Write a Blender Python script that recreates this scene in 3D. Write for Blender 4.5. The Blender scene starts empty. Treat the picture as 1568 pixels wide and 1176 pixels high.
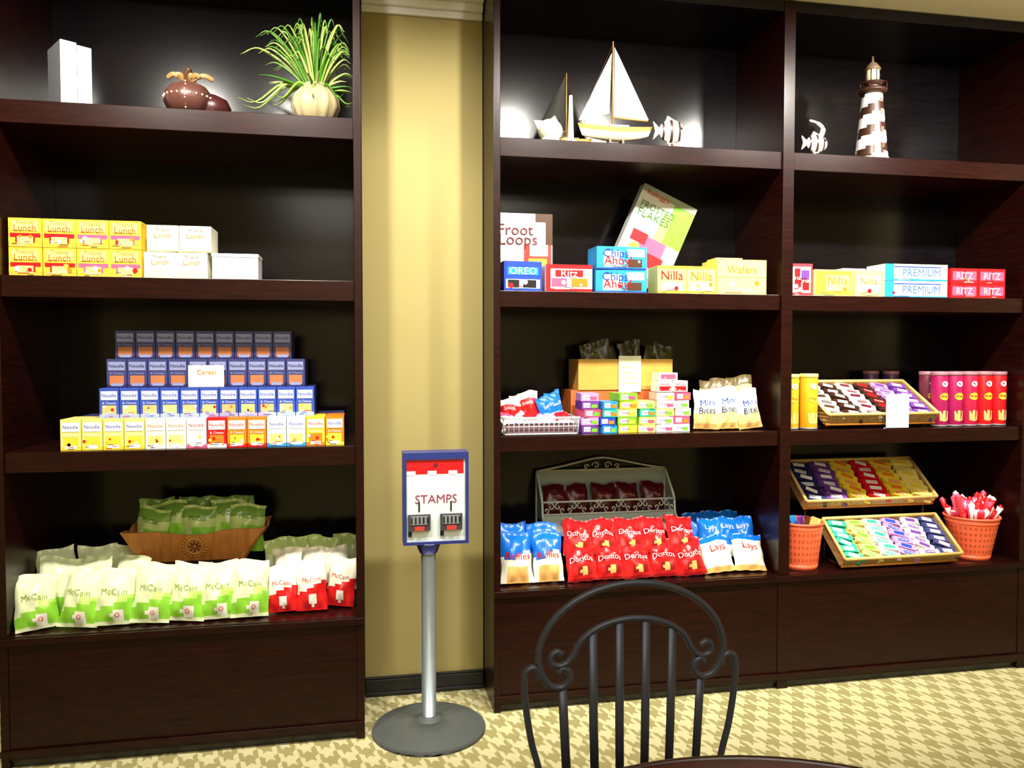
import bpy, math, random
from mathutils import Vector, Matrix
random.seed(7)
scene = bpy.context.scene
PI = math.pi

# ------------------------------------------------------------------ materials
def lin(c):
    c /= 255.0
    return c/12.92 if c <= 0.04045 else ((c+0.055)/1.055)**2.4
_m = {}
def M(rgb, rough=0.36, metal=0.0, var=0.12, coat=0.0, scale=18.0):
    key = (rgb, rough, metal, var, coat)
    if key in _m: return _m[key]
    m = bpy.data.materials.new("surf_%d_%d_%d" % rgb)
    m.use_nodes = True
    nt = m.node_tree; b = nt.nodes["Principled BSDF"]
    c = [lin(v) for v in rgb]
    no = nt.nodes.new("ShaderNodeTexNoise"); no.inputs["Scale"].default_value = scale
    tc = nt.nodes.new("ShaderNodeTexCoord")
    nt.links.new(tc.outputs["Object"], no.inputs["Vector"])
    mx = nt.nodes.new("ShaderNodeMix"); mx.data_type = 'RGBA'
    mx.inputs[6].default_value = (*[v*(1-var) for v in c], 1)
    mx.inputs[7].default_value = (*[min(1, v*(1+var)) for v in c], 1)
    nt.links.new(no.outputs["Fac"], mx.inputs[0])
    nt.links.new(mx.outputs[2], b.inputs["Base Color"])
    b.inputs["Roughness"].default_value = rough
    b.inputs["Metallic"].default_value = metal
    b.inputs["Coat Weight"].default_value = coat
    _m[key] = m
    return m

def wood_mat(name, c1, c2, rough, stretch=(3, 3, 30), spec=0.5):
    m = bpy.data.materials.new(name); m.use_nodes = True
    nt = m.node_tree; b = nt.nodes["Principled BSDF"]
    tc = nt.nodes.new("ShaderNodeTexCoord"); mp = nt.nodes.new("ShaderNodeMapping")
    mp.inputs["Scale"].default_value = stretch
    no = nt.nodes.new("ShaderNodeTexNoise"); no.inputs["Scale"].default_value = 2.5
    no.inputs["Detail"].default_value = 6; no.inputs["Distortion"].default_value = 0.6
    cr = nt.nodes.new("ShaderNodeValToRGB")
    cr.color_ramp.elements[0].position = 0.3; cr.color_ramp.elements[0].color = (*c1, 1)
    cr.color_ramp.elements[1].position = 0.75; cr.color_ramp.elements[1].color = (*c2, 1)
    nt.links.new(tc.outputs["Object"], mp.inputs["Vector"]); nt.links.new(mp.outputs[0], no.inputs["Vector"])
    nt.links.new(no.outputs["Fac"], cr.inputs[0]); nt.links.new(cr.outputs[0], b.inputs["Base Color"])
    b.inputs["Roughness"].default_value = rough
    b.inputs["Specular IOR Level"].default_value = spec
    return m
WOOD = wood_mat("mahogany", (0.0075, 0.0013, 0.0009), (0.021, 0.0032, 0.0020), 0.28, spec=0.24)
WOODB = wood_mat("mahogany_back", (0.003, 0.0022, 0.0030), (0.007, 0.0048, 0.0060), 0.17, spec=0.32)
TABLEW = wood_mat("table_wood", (0.05, 0.015, 0.008), (0.14, 0.04, 0.02), 0.2, (3, 20, 3))

def wicker_mat():
    m = bpy.data.materials.new("wicker"); m.use_nodes = True
    nt = m.node_tree; b = nt.nodes["Principled BSDF"]
    tc = nt.nodes.new("ShaderNodeTexCoord")
    br = nt.nodes.new("ShaderNodeTexBrick"); br.inputs["Scale"].default_value = 30
    mp = nt.nodes.new("ShaderNodeMapping"); mp.inputs["Rotation"].default_value = (PI/2, 0, 0)
    br.inputs["Color1"].default_value = (0.72, 0.48, 0.18, 1); br.inputs["Color2"].default_value = (0.55, 0.33, 0.10, 1)
    br.inputs["Mortar"].default_value = (0.2, 0.10, 0.03, 1); br.inputs["Mortar Size"].default_value = 0.03
    nt.links.new(tc.outputs["Object"], mp.inputs[0]); nt.links.new(mp.outputs[0], br.inputs["Vector"])
    nt.links.new(br.outputs["Color"], b.inputs["Base Color"]); b.inputs["Roughness"].default_value = 0.6
    return m
WICK = wicker_mat()
WHITE = M((250, 250, 250)); CREAM = M((250, 243, 218)); PAPER = M((240, 240, 215))
YEL = M((255, 215, 60)); YELL = M((255, 230, 130)); ORG = M((240, 130, 30)); RED = M((215, 20, 30)); PINK = M((240, 90, 130))
BLUE = M((30, 70, 190)); SKY = M((40, 150, 225)); NAVY = M((34, 40, 88)); DKBL = M((58, 62, 116)); PURP = M((110, 60, 150)); LILAC = M((205, 150, 215))
GRN = M((120, 200, 50)); LGRN = M((215, 235, 160)); DGRN = M((60, 120, 30)); TEAL = M((50, 180, 150)); MAG = M((165, 20, 85)); MAR = M((110, 20, 35))
BLK = M((22, 22, 26)); GREY = M((130, 135, 140)); DGREY = M((60, 62, 68)); BRN = M((80, 50, 30)); DBRN = M((60, 34, 24)); IRON = M((52, 56, 70), 0.42, 0.3)
STEEL = M((135, 145, 150), 0.38, 0.5); RACKW = M((205, 215, 210), 0.4); CARD = M((205, 160, 75)); OCH = M((205, 130, 40)); TOFF = M((220, 190, 115))
BAGR = M((215, 30, 32), 0.24); BAGW = M((245, 245, 235), 0.24); BAGG = M((140, 210, 60), 0.24); BAGLG = M((230, 240, 195), 0.24); BAGB = M((20, 110, 215), 0.24)
BAGM = M((80, 12, 22), 0.3); BAGP = M((250, 243, 222), 0.24); BAGO = M((250, 190, 110), 0.24); BUCK = M((245, 105, 65), 0.4)
DKGR = M((125, 170, 70), 0.22); PGR = M((200, 222, 135), 0.22)

# ------------------------------------------------------------------ mesh builder
_txt = {}
def text_mesh(s):
    if s in _txt: return _txt[s]
    cu = bpy.data.curves.new("t", 'FONT'); cu.body = s; cu.size = 1.0; cu.resolution_u = 2
    cu.align_x = 'LEFT'
    ob = bpy.data.objects.new("t", cu); bpy.context.collection.objects.link(ob)
    bpy.context.view_layer.update()
    dg = bpy.context.evaluated_depsgraph_get()
    me = ob.evaluated_get(dg).to_mesh()
    vs = [(v.co.x, v.co.y) for v in me.vertices]; fs = [tuple(p.vertices) for p in me.polygons]
    ob.evaluated_get(dg).to_mesh_clear()
    bpy.data.objects.remove(ob); bpy.data.curves.remove(cu)
    x0 = min(v[0] for v in vs); x1 = max(v[0] for v in vs); y0 = min(v[1] for v in vs); y1 = max(v[1] for v in vs)
    w = x1-x0
    vs = [((v[0]-(x0+x1)/2)/w, (v[1]-(y0+y1)/2)/w) for v in vs]
    _txt[s] = (vs, fs); return _txt[s]

class MB:
    def __init__(s): s.v = []; s.f = []; s.mi = []; s.sm = []; s.mats = []
    def mid(s, m):
        if m not in s.mats: s.mats.append(m)
        return s.mats.index(m)
    def add(s, vs, fs, mat, sm=False, X=None):
        o = len(s.v)
        for p in vs:
            p = Vector(p)
            if X is not None: p = X @ p
            s.v.append(p)
        k = None if isinstance(mat, list) else s.mid(mat)
        for i, f in enumerate(fs):
            s.f.append([o+j for j in f]); s.mi.append(s.mid(mat[i]) if k is None else k); s.sm.append(sm)
    def box(s, x0, x1, y0, y1, z0, z1, mat, X=None, top=None):
        vs = [(x0,y0,z0),(x1,y0,z0),(x1,y1,z0),(x0,y1,z0),(x0,y0,z1),(x1,y0,z1),(x1,y1,z1),(x0,y1,z1)]
        fs = [(0,3,2,1),(4,5,6,7),(0,1,5,4),(1,2,6,5),(2,3,7,6),(3,0,4,7)]
        s.add(vs, fs, mat if top is None else [mat, top, mat, mat, mat, mat], False, X)
    def tube(s, pts, r, mat, seg=8, ry=None, closed=False):
        pts = [Vector(p) for p in pts]; n = len(pts); ring = []
        up = None; vs = []
        for i, p in enumerate(pts):
            a = pts[i-1] if i > 0 else (pts[-1] if closed else p); b = pts[(i+1) % n] if (i < n-1 or closed) else p
            t = (b-a).normalized()
            if up is None:
                up = Vector((0, 1, 0)) if abs(t.y) < .9 else Vector((1, 0, 0))
            up = (up - t*up.dot(t)).normalized(); side = t.cross(up)
            rr = r[i] if isinstance(r, (list, tuple)) else r
            r2 = rr if ry is None else ry
            for k in range(seg):
                an = 2*PI*k/seg
                vs.append(p + side*math.cos(an)*rr + up*math.sin(an)*r2)
        fs = []
        for i in range(n if closed else n-1):
            for k in range(seg):
                a = i*seg+k; b = i*seg+(k+1) % seg; j = (i+1) % n
                fs.append((a, b, j*seg+(k+1) % seg, j*seg+k))
        if not closed:
            fs.append(tuple(range(seg))[::-1]); fs.append(tuple((n-1)*seg+k for k in range(seg)))
        s.add(vs, fs, mat, True)
    def lathe(s, prof, c, mat, seg=24, rib=0, ribn=10, cap=True, X=None):
        vs = []; fs = []; ms = []
        for (r, z) in prof:
            for k in range(seg):
                a = 2*PI*k/seg; rr = r*(1+rib*math.cos(ribn*a))
                vs.append((c[0]+rr*math.cos(a), c[1]+rr*math.sin(a), c[2]+z))
        for i in range(len(prof)-1):
            for k in range(seg):
                fs.append((i*seg+k, i*seg+(k+1) % seg, (i+1)*seg+(k+1) % seg, (i+1)*seg+k))
                ms.append(mat(i, k) if callable(mat) else mat)
        if cap:
            fs.append(tuple(range(seg))[::-1]); fs.append(tuple((len(prof)-1)*seg+k for k in range(seg)))
            ms += [mat(0, 0) if callable(mat) else mat, mat(len(prof)-2, 0) if callable(mat) else mat]
        s.add(vs, fs, ms, True, X)
    def text(s, st, fn, mat):
        vs, fs = text_mesh(st); s.add([fn(x, y) for x, y in vs], fs, mat)
    def ftext(s, st, cx, y, cz, w, mat, X=None):
        vs, fs = text_mesh(st); s.add([(cx+a*w, y, cz+b*w) for a, b in vs], fs, mat, False, X)
    def quad(s, x0, x1, y, z0, z1, mat, X=None):
        s.add([(x0,y,z0),(x1,y,z0),(x1,y,z1),(x0,y,z1)], [(0,1,2,3)], mat, False, X)
    def build(s, name, bevel=0):
        me = bpy.data.meshes.new(name)
        me.from_pydata([tuple(v) for v in s.v], [], s.f)
        for m in s.mats: me.materials.append(m)
        me.polygons.foreach_set("material_index", s.mi); me.polygons.foreach_set("use_smooth", s.sm)
        me.update()
        ob = bpy.data.objects.new(name, me); bpy.context.collection.objects.link(ob)
        if bevel:
            b = ob.modifiers.new("bevel", 'BEVEL'); b.width = bevel; b.segments = 2; b.limit_method = 'ANGLE'
        return ob

def spline(pts, n=8):
    P = [Vector(p) for p in pts]; P = [P[0]*2-P[1]]+P+[P[-1]*2-P[-2]]; out = []
    for i in range(1, len(P)-2):
        for k in range(n):
            t = k/n; a, b, c, d = P[i-1], P[i], P[i+1], P[i+2]
            out.append(0.5*((2*b)+(c-a)*t+(2*a-5*b+4*c-d)*t*t+(3*b-a-3*c+d)*t**3))
    out.append(P[-2]); return out

# product box with printed label art: patches in 0..1 face coords, fine print added automatically
def pbox(mb, x0, w, y, d, z, h, base, patches=(), texts=(), top=None, yaw=0, X=None, fine=True):
    cx = x0+w/2
    T = Matrix.Translation((cx, y+d/2, z)) @ Matrix.Rotation(yaw, 4, 'Z')
    if X is not None: T = X @ T
    mb.box(-w/2, w/2, -d/2, d/2, 0, h, base, T, top)
    e = 0.0006
    for (a, b, c, dd, m) in patches:
        mb.quad(-w/2+a*w, -w/2+c*w, -d/2-e, b*h, dd*h, m, T); e += 0.0003
    if fine:
        for k in range(3):
            a = .08+random.random()*.5; b = .04+.06*k; L = .15+.25*random.random()
            mb.quad(-w/2+a*w, -w/2+min(.95, a+L)*w, -d/2-e, b*h, (b+.018)*h, random.choice([BRN, NAVY, RED, WHITE]), T)
        for k in range(2):
            a = .1+.75*random.random(); b = .18+.2*random.random(); r = .05*min(w, h)*(1+random.random())
            vs = [(-w/2+a*w+r*math.cos(2*PI*q/8), -d/2-e-.0002, b*h+r*math.sin(2*PI*q/8)) for q in range(8)]
            mb.add(vs, [tuple(range(8))], random.choice([WHITE, YEL, ORG, RED, CREAM]), False, T)
    for (st, u, v, sz, m) in texts:
        mb.ftext(st, -w/2+u*w, -d/2-e-0.001, v*h, sz*w, m, T)

# pillow bag
def bag(mb, cx, y, z, w, h, colfn, lean=0.2, yaw=0.0, th=0.035, texts=(), roll=0.0, NU=12, NV=16):
    ph = [random.uniform(0, 6.28) for _ in range(5)]
    T = Matrix.Translation((cx, y, z)) @ Matrix.Rotation(yaw, 4, 'Z') @ Matrix.Rotation(-lean, 4, 'X') @ Matrix.Rotation(roll, 4, 'Y')
    def surf(u, v, s):
        cr = max(0, min(1, (v-0.05)/0.9)); prof = math.sin(PI*cr)**0.55 if 0 < cr < 1 else 0
        ed = max(0, 1-u*u)**0.6
        wr = 0.18*math.sin(7*u+ph[0]+5*v)*math.sin(9*v+ph[1]) + 0.25*math.sin(15*u+ph[2])*(abs(v-0.5)*2)**2 + 0.10*math.sin(5*u-12*v+ph[4])
        t = th*prof*ed*(1+wr)+0.001
        if v > .93 or v < .06: t = 0.001
        x = u*w/2*(1-0.07*math.sin(PI*v)+0.03*math.sin(13*v+ph[3]))
        yy = s*t + (0.006*math.sin(8*u+ph[0]) if v > .9 or v < .08 else 0)
        return Vector((x, yy, v*h+.006*math.sin(3*u+ph[4])*v))
    for s in (-1, 1):
        vs = []; fs = []; ms = []
        for j in range(NV+1):
            for i in range(NU+1):
                vs.append(surf(-1+2*i/NU, j/NV, s))
        for j in range(NV):
            for i in range(NU):
                a = j*(NU+1)+i
                f = (a, a+1, a+NU+2, a+NU+1)
                fs.append(f if s < 0 else f[::-1]); ms.append(colfn(-1+2*(i+.5)/NU, (j+.5)/NV))
        mb.add(vs, fs, ms, True, T)
    for (st, u, v, sz, m) in texts:
        def fn(a, b):
            uu = u*2-1+a*sz*2; vv = v+b*sz*w/h
            p = surf(max(-1, min(1, uu)), vv, -1); p.y -= 0.004; return T @ p
        mb.text(st, fn, m)

# ------------------------------------------------------------------ room shell
def carpet():
    m = bpy.data.materials.new("carpet_houndstooth"); m.use_nodes = True
    nt = m.node_tree; b = nt.nodes["Principled BSDF"]; L = nt.links
    tc = nt.nodes.new("ShaderNodeTexCoord"); mp = nt.nodes.new("ShaderNodeMapping")
    mp.inputs["Rotation"].default_value = (0, 0, math.radians(30)); mp.inputs["Scale"].default_value = (20, 20, 1)
    no = nt.nodes.new("ShaderNodeTexNoise"); no.inputs["Scale"].default_value = 30
    ad = nt.nodes.new("ShaderNodeMixRGB"); ad.blend_type = 'ADD'; ad.inputs[0].default_value = 0.015
    L.new(tc.outputs["Object"], ad.inputs[1]); L.new(tc.outputs["Object"], no.inputs["Vector"]); L.new(no.outputs["Color"], ad.inputs[2])
    L.new(ad.outputs[0], mp.inputs[0])
    sp = nt.nodes.new("ShaderNodeSeparateXYZ"); L.new(mp.outputs[0], sp.inputs[0])
    def mth(op, a, bb):
        n = nt.nodes.new("ShaderNodeMath"); n.operation = op
        for i, q in enumerate((a, bb)):
            if q is None: continue
            if isinstance(q, (int, float)): n.inputs[i].default_value = q
            else: L.new(q, n.inputs[i])
        return n.outputs[0]
    def stripe(s): return mth('GREATER_THAN', mth('FRACT', s, None), 0.5)
    u, v = sp.outputs[0], sp.outputs[1]
    warp = stripe(mth('MULTIPLY', u, .5)); weft = stripe(mth('MULTIPLY', v, .5)); sel = stripe(mth('ADD', u, v))
    f = mth('ADD', mth('MULTIPLY', warp, sel), mth('MULTIPLY', weft, mth('SUBTRACT', 1.0, sel)))
    mx = nt.nodes.new("ShaderNodeMix"); mx.data_type = 'RGBA'
    mx.inputs[6].default_value = (lin(200), lin(193), lin(146), 1); mx.inputs[7].default_value = (lin(154), lin(145), lin(94), 1)
    L.new(f, mx.inputs[0]); L.new(mx.outputs[2], b.inputs["Base Color"]); b.inputs["Roughness"].default_value = 0.95
    n2 = nt.nodes.new("ShaderNodeTexNoise"); n2.inputs["Scale"].default_value = 300
    bp = nt.nodes.new("ShaderNodeBump"); bp.inputs["Strength"].default_value = 0.3; bp.inputs["Distance"].default_value = 0.01
    L.new(n2.outputs["Fac"], bp.inputs["Height"]); L.new(bp.outputs[0], b.inputs["Normal"])
    return m
WALLC = M((172, 157, 98), 0.75, 0, 0.04, 0.0, 3.0)
WALLP = M((205, 190, 145), 0.8, 0, 0.04)
CEIL = M((235, 228, 205), 0.9, 0, 0.03)
ZC = 3.16
def shell(name, *a, mat):
    mb = MB(); mb.box(*a, mat); return mb.build(name)
shell("floor", -2.6, 3.7, -2.6, 3.9, -0.05, 0.0, mat=carpet())
shell("ceiling", -2.6, 3.7, -2.6, 3.9, ZC, ZC+0.05, mat=CEIL)
shell("wall_back", -2.6, 3.7, 3.80, 3.9, 0, ZC, mat=WALLP)
shell("wall_left", -2.6, -2.5, -2.6, 3.8, 0, ZC, mat=WALLP)
shell("wall_right", 3.6, 3.7, -2.6, 3.8, 0, ZC, mat=WALLP)
shell("wall_front", -2.5, 3.6, -2.6, -2.5, 0, ZC, mat=WALLP)
mb = MB(); mb.box(0.003, 0.547, 3.59, 3.799, 0, ZC, WALLC)
mb.build("wall_niche")
mb = MB(); mb.box(0.004, 0.546, 3.57, 3.589, 0.002, 0.075, BLK); mb.box(0.004, 0.546, 3.56, 3.589, 0.002, 0.02, BLK); mb.box(0.004, 0.546, 3.575, 3.589, 0.075, 0.085, BLK); mb.build("baseboard_niche", 0.003)
mb = MB()
for (y, z0, z1) in ((3.57, 3.07, 3.10), (3.55, 3.10, 3.135), (3.52, 3.135, 3.158)): mb.box(0.004, 0.546, y, 3.589, z0, z1, WHITE)
mb.build("trim_crown", 0.004)

# ------------------------------------------------------------------ bookcases
def bookcase(x0, x1, yf, yb, stiles, shelves, zbase):
    mb = MB()
    ztop = ZC-0.004
    mb.box(x0, x1, yb-0.015, yb, 0.0, ztop, WOODB)
    for (a, b) in stiles: mb.box(a, b, yf, yb-0.015, 0.0, ztop, WOOD)
    for i in range(len(stiles)-1):
        a = stiles[i][1]; b = stiles[i+1][0]
        for (z0, z1) in shelves:
            mb.box(a, b, yf+0.012, yb-0.015, z0, z1, WOOD)
        mb.box(a, b, yf+0.006, yb-0.015, zbase-0.03, zbase, WOOD)
        mb.box(a, b, yf+0.004, yf+0.03, 0.03, zbase-0.03, WOOD)
        mb.box(a, b, yf+0.02, yf+0.04, 0.0, 0.03, BLK)
        mb.box(a, b, yf+0.004, yb-0.015, ztop-0.05, ztop, WOODB)
    mb.box(x0, x1, yf-0.012, yf-0.0005, zbase-0.028, zbase-0.002, WOOD)
    mb.box(x0, x1, yf-0.010, yf-0.0005, 0.05, 0.075, WOOD)
    return mb.build("bookcase", 0.002)
bookcase(-1.335, 0.0, 3.18, 3.76, [(-1.335, -1.305), (-0.03, 0.0)], [(2.405, 2.489), (1.768, 1.848), (1.114, 1.19)], 0.50)
bookcase(0.55, 3.26, 3.30, 3.78, [(0.55, 0.58), (1.885, 1.94), (3.18, 3.26)], [(2.40, 2.48), (1.76, 1.83), (1.136, 1.203)], 0.535)

# ------------------------------------------------------------------ left unit : top shelf
zt = 2.490
mb = MB()
TB = Matrix.Translation((-1.055, 3.27, zt)) @ Matrix.Rotation(0.60, 4, 'Z')
COV = M((120, 120, 122))
for i, (x, w, h) in enumerate(((-.058, .056, .245), (0.0, .050, .238))):
    mb.box(x, x+w, 0.002, .16, 0, h, COV, TB); mb.box(x, x+w, 0, .002, 0, h, WHITE, TB)
    for k in range(4): mb.box(x+.004, x+w-.004, -.002, 0, .03+k*.05, .035+k*.05, M((205, 205, 200)), TB)
    mb.box(x+.003, x+w-.003, .004, .158, h, h+.001, PAPER, TB)
mb.build("books", 0.002)

mb = MB()
LEA = M((84, 50, 42), .35)
c = (-0.665, 3.30, zt)
mb.lathe([(.045, 0), (.075, .02), (.09, .055), (.088, .085), (.065, .115), (.03, .13), (.0, .132)], c, LEA, 28, .03, 8)
mb.lathe([(.05, 0), (.07, .02), (.075, .05), (.06, .08), (.02, .10), (0, .102)], (-0.585, 3.34, zt), M((60, 22, 22), .35), 24)
for k in range(24):
    a = 2*PI*k/24; mb.lathe([(0.0, -.005), (.005, 0), (0, .005)], (c[0]+.09*math.cos(a), c[1]+.09*math.sin(a), c[2]+.07), M((225, 190, 160)), 8)
for k in range(10):
    zz = .015+.1*k/9; rr = .089 if .04 < zz < .09 else .074
    mb.lathe([(0.0, -.004), (.004, 0), (0, .004)], (c[0]+.005, c[1]-rr-.001, c[2]+zz), M((225, 190, 160)), 8)
mb.tube(spline([(-.665, 3.3, zt+.13), (-.67, 3.29, zt+.155), (-.655, 3.28, zt+.18)]), .012, BRN)
for a, l in ((0.2, .10), (2.9, .08), (-.6, .06), (3.6, .05), (1.2, .07)):
    mb.tube(spline([(-.665, 3.3, zt+.135), (-.665+l*.6*math.cos(a), 3.3-.02, zt+.155), (-.665+l*math.cos(a), 3.29+.03*math.sin(a), zt+.145)]), [.01]*8+[.010]*8+[.003], M((150, 115, 70)), ry=.004)
mb.build("decorative_gourd_jar")

mb = MB()
px_, py_ = -0.18, 3.33
mb.lathe([(.045, 0), (.075, .02), (.095, .07), (.09, .11), (.06, .145), (.05, .15), (.055, .16), (.045, .155), (.0, .15)], (px_, py_, zt), M((175, 160, 120), .5), 48, .05, 12)
for k in range(170):
    a = random.uniform(0, 2*PI); L = random.uniform(.16, .30); sp = random.uniform(.15, 1.0)**.8
    dx = math.cos(a)*sp; dy = math.sin(a)*sp*.6
    if dx > 0: L = min(L, .12/max(dx, .01), .30)
    p0 = Vector((px_+dx*.03, py_+dy*.03, zt+.14)); rise = L*(1.15-.55*sp)
    if sp > .75 and random.random() < .4: rise = L*.15
    if sp > .85 and random.random() < .3: rise = -L*.25
    pts = spline([p0, p0+Vector((dx*L*.35, dy*L*.35, max(rise, .1*L)*.6)), p0+Vector((dx*L*.75, dy*L*.75, rise*.98)), p0+Vector((dx*L, dy*L, rise*.85))], 4)
    n = len(pts); rr = [max(.0008, .0075*(1-(i/(n-1))**1.5)) for i in range(n)]
    mb.tube(pts, rr, random.choice([M((85, 135, 45)), M((130, 170, 65)), DGRN, M((175, 195, 105))]), 4, ry=.0015)
mb.build("potted_grass_plant")

# left unit : shelf 2
zs = 1.849
mb = MB()
for col in range(4):
    for row in range(2):
        pbox(mb, -1.292+col*.1165, .1135, 3.235, .14, zs+row*.109, .107, YEL,
             [(.0, .0, 1, .14, M((250, 180, 60))), (.04, .14, .96, .48, RED if col < 2 else PINK), (.0, .14, .20, .32, YEL), (.80, .14, 1, .32, YEL), (.26, .10, .74, .36, YELL), (.1, .56, .9, .92, YELL)],
             [("Tropical", .5, .84, .55, ORG), ("Lunch", .5, .66, .66, M((200, 90, 20)))], yaw=random.uniform(-.02, .02))
mb.build("tea_box_stack")
mb = MB()
for col in range(2):
    for row in range(2):
        pbox(mb, -.822+col*.118+(.014 if row else 0), .115, 3.235, .14, zs+row*.103, .101, CREAM, [(.1, .1, .9, .35, M((250, 235, 180))), (0, 0, 1, .05, YELL)],
             [("Tropical", .5, .82, .45, BRN), ("Lunch", .5, .62, .55, OCH)], yaw=random.uniform(-.03, .03), fine=False)
mb.build("cracker_box_stack")
mb = MB(); pbox(mb, -.572, .172, 3.225, .12, zs, .085, WHITE, [(.02, .05, .98, .95, WHITE)], top=WHITE, fine=False); mb.box(-.574, -.398, 3.223, 3.347, zs+.086, zs+.10, WHITE); mb.build("sugar_packet_box", .002)

# left unit : shelf 3, tiered noodle boxes
zs = 1.191; mb = MB()
LAV = M((140, 148, 190)); ORB = M((190, 115, 70)); BLW = M((150, 165, 225))
def mac(x, w, y, z, h, base, lo, txtm, bowl, panel=WHITE, rim=WHITE):
    pbox(mb, x, w-.003, y, .16, z, h, base, [(0, 0, 1, .12, lo), (.14, .08, .86, .42, bowl), (.22, .05, .78, .15, rim), (.08, .60, .92, .90, panel)],
         [("Noodle", .5, .76, .74, txtm), ("& Cheese", .5, .5, .7, panel)], top=None, fine=(z < zs+.2))
cols = [(YELL, YEL, BLUE, YEL)]*4+[(CREAM, WHITE, ORG, YELL)]*2+[(WHITE, PINK, RED, WHITE), (RED, WHITE, RED, ORG)]+[(ORG, RED, RED, YEL)]*2+[(WHITE, SKY, BLUE, YELL)]*2+[(YEL, ORG, RED, ORG), (ORG, YEL, BLUE, YEL)]
x = -1.125
wb = .0752
for i, (b, lo, t, bw) in enumerate(cols[:14]): mac(x+i*wb, wb, 3.225, zs, .118, b, lo, t, bw)
for i in range(11): mac(-1.0+i*.0735, .0735, 3.27, zs+.119, .115, M((50, 80, 180)), BLW, BLUE, YELL if i % 2 else M((240, 180, 120)), M((215, 220, 240)), BLW)
for i in range(10): mac(-.985+i*.0755, .0755, 3.315, zs+.235, .112, DKBL, NAVY, NAVY, ORB, LAV, LAV)
for i in range(9): mac(-.965+i*.0755, .0755, 3.36, zs+.348, .112, DKBL, NAVY, NAVY, ORB, LAV, LAV)
mb.box(-1.12, -.08, 3.386, 3.60, zs, zs+.116, DKBL)
mb.box(-1.0, -.20, 3.431, 3.62, zs+.119, zs+.233, DKBL); mb.box(-.985, -.24, 3.476, 3.64, zs+.235, zs+.346, DKBL)
mb.box(-.68, -.545, 3.296, 3.300, zs+.236, zs+.322, PAPER); mb.ftext("Cereal", -.612, 3.2945, zs+.295, .07, OCH)
mb.build("noodle_box_stack")

# left unit : bottom bags
zb = 0.501; mb = MB()
def green(u, v):
    if v > .95 or v < .04: return BAGLG
    if v < .34+.10*u: return BAGG
    if .34 <= v < .5 and u > .2: return M((190, 228, 115), .24)
    return BAGLG
def circ(cu, cv, r, m, f):
    return lambda u, v: m if ((u-cu)**2+((v-cv)*2.6)**2) < r*r else f(u, v)
gb = circ(0.2, .16, .3, BAGW, green)
for cx, h in ((-1.222, .21), (-1.085, .225), (-.955, .22), (-.825, .23), (-.695, .225), (-.57, .225), (-.45, .225)):
    bag(mb, cx, 3.235, zb+.008, .15, h, gb, .38, random.uniform(-.28, .28), .046, [("McCain", .5, .56, .62, M((140, 170, 60))), ("O", .6, .16, .12, RED)], random.uniform(-.10, .10))
for i in range(3):
    bag(mb, -1.22+i*.125, 3.37, zb+.02, .15, .225, lambda u, v: BAGLG if v > .3 else BAGG, .3, random.uniform(-.5, .5), .035, (), random.uniform(-.15, .15))
    bag(mb, -1.20+i*.115, 3.46, zb+.03, .15, .235, lambda u, v: BAGLG if v > .3 else BAGG, .25, random.uniform(-.5, .5), .035, (), random.uniform(-.15, .15))
for i in range(4):
    bag(mb, -.35+i*.085, 3.50+.03*(i % 2), zb+.02, .14, .235, lambda u, v: PGR if v > .75 else BAGLG, .15, random.uniform(-.4, .4), .035, (), random.uniform(-.12, .12))
mb.build("chip_bag_pile")
mb = MB()
def redw(u, v): return BAGR if v < .45+.12*u else BAGP
rb = circ(0.1, .2, .3, BAGW, redw)
for cx, yy, h in ((-.325, 3.275, .185), (-.21, 3.27, .205), (-.105, 3.31, .20)):
    bag(mb, cx, yy, zb+.008, .125, h, rb, .34, random.uniform(-.25, .25), .038, [("McCain", .5, .6, .6, M((190, 60, 60)))], random.uniform(-.1, .1))
for i in range(3):
    bag(mb, -.31+i*.095, 3.39, zb+.02, .13, .215, lambda u, v: BAGP if v > .3 else BAGR, .22, random.uniform(-.35, .35), .033, (), random.uniform(-.12, .12))
mb.build("pretzel_bag_row")

mb = MB()
mb.box(-.86, -.50, 3.44, 3.64, zb, .694, WOOD); mb.build("display_riser", .003)
# carved wooden basket
mb = MB(); BASK = wood_mat("carved_orange_wood", (0.40, 0.14, 0.03), (0.62, 0.25, 0.06), .4, (20, 3, 3))
DY = -.095
bx0, bx1, tx0, tx1 = -.905, -.49, -.975, -.405; by0, by1, ty0, ty1 = 3.535+DY, 3.715+DY, 3.50+DY, 3.745+DY; z0, z1 = .695, .815
N = 20
def wallstrip(pb, pt, th):
    vs = []; fs = []
    for i in range(N+1):
        t = i/N; b = Vector(pb[0]).lerp(Vector(pb[1]), t); tp = Vector(pt[0]).lerp(Vector(pt[1]), t)
        tp.z += .022*abs(2*t-1)**2 - .006*math.cos(2*t*2*PI)
        n = Vector(th); vs += [b, tp, tp+n, b+n]
    for i in range(N):
        for k in range(4): fs.append((i*4+k, (i+1)*4+k, (i+1)*4+(k+1) % 4, i*4+(k+1) % 4))
    fs += [(0, 1, 2, 3), (N*4+3, N*4+2, N*4+1, N*4)]
    mb.add(vs, fs, BASK)
wallstrip(((bx0, by0, z0), (bx1, by0, z0)), ((tx0, ty0, z1), (tx1, ty0, z1)), (0, .012, 0))
wallstrip(((bx0, by1, z0), (bx1, by1, z0)), ((tx0, ty1, z1), (tx1, ty1, z1)), (0, -.012, 0))
wallstrip(((bx0, by0, z0), (bx0, by1, z0)), ((tx0, ty0, z1), (tx0, ty1, z1)), (.012, 0, 0))
wallstrip(((bx1, by0, z0), (bx1, by1, z0)), ((tx1, ty0, z1), (tx1, ty1, z1)), (-.012, 0, 0))
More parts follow.
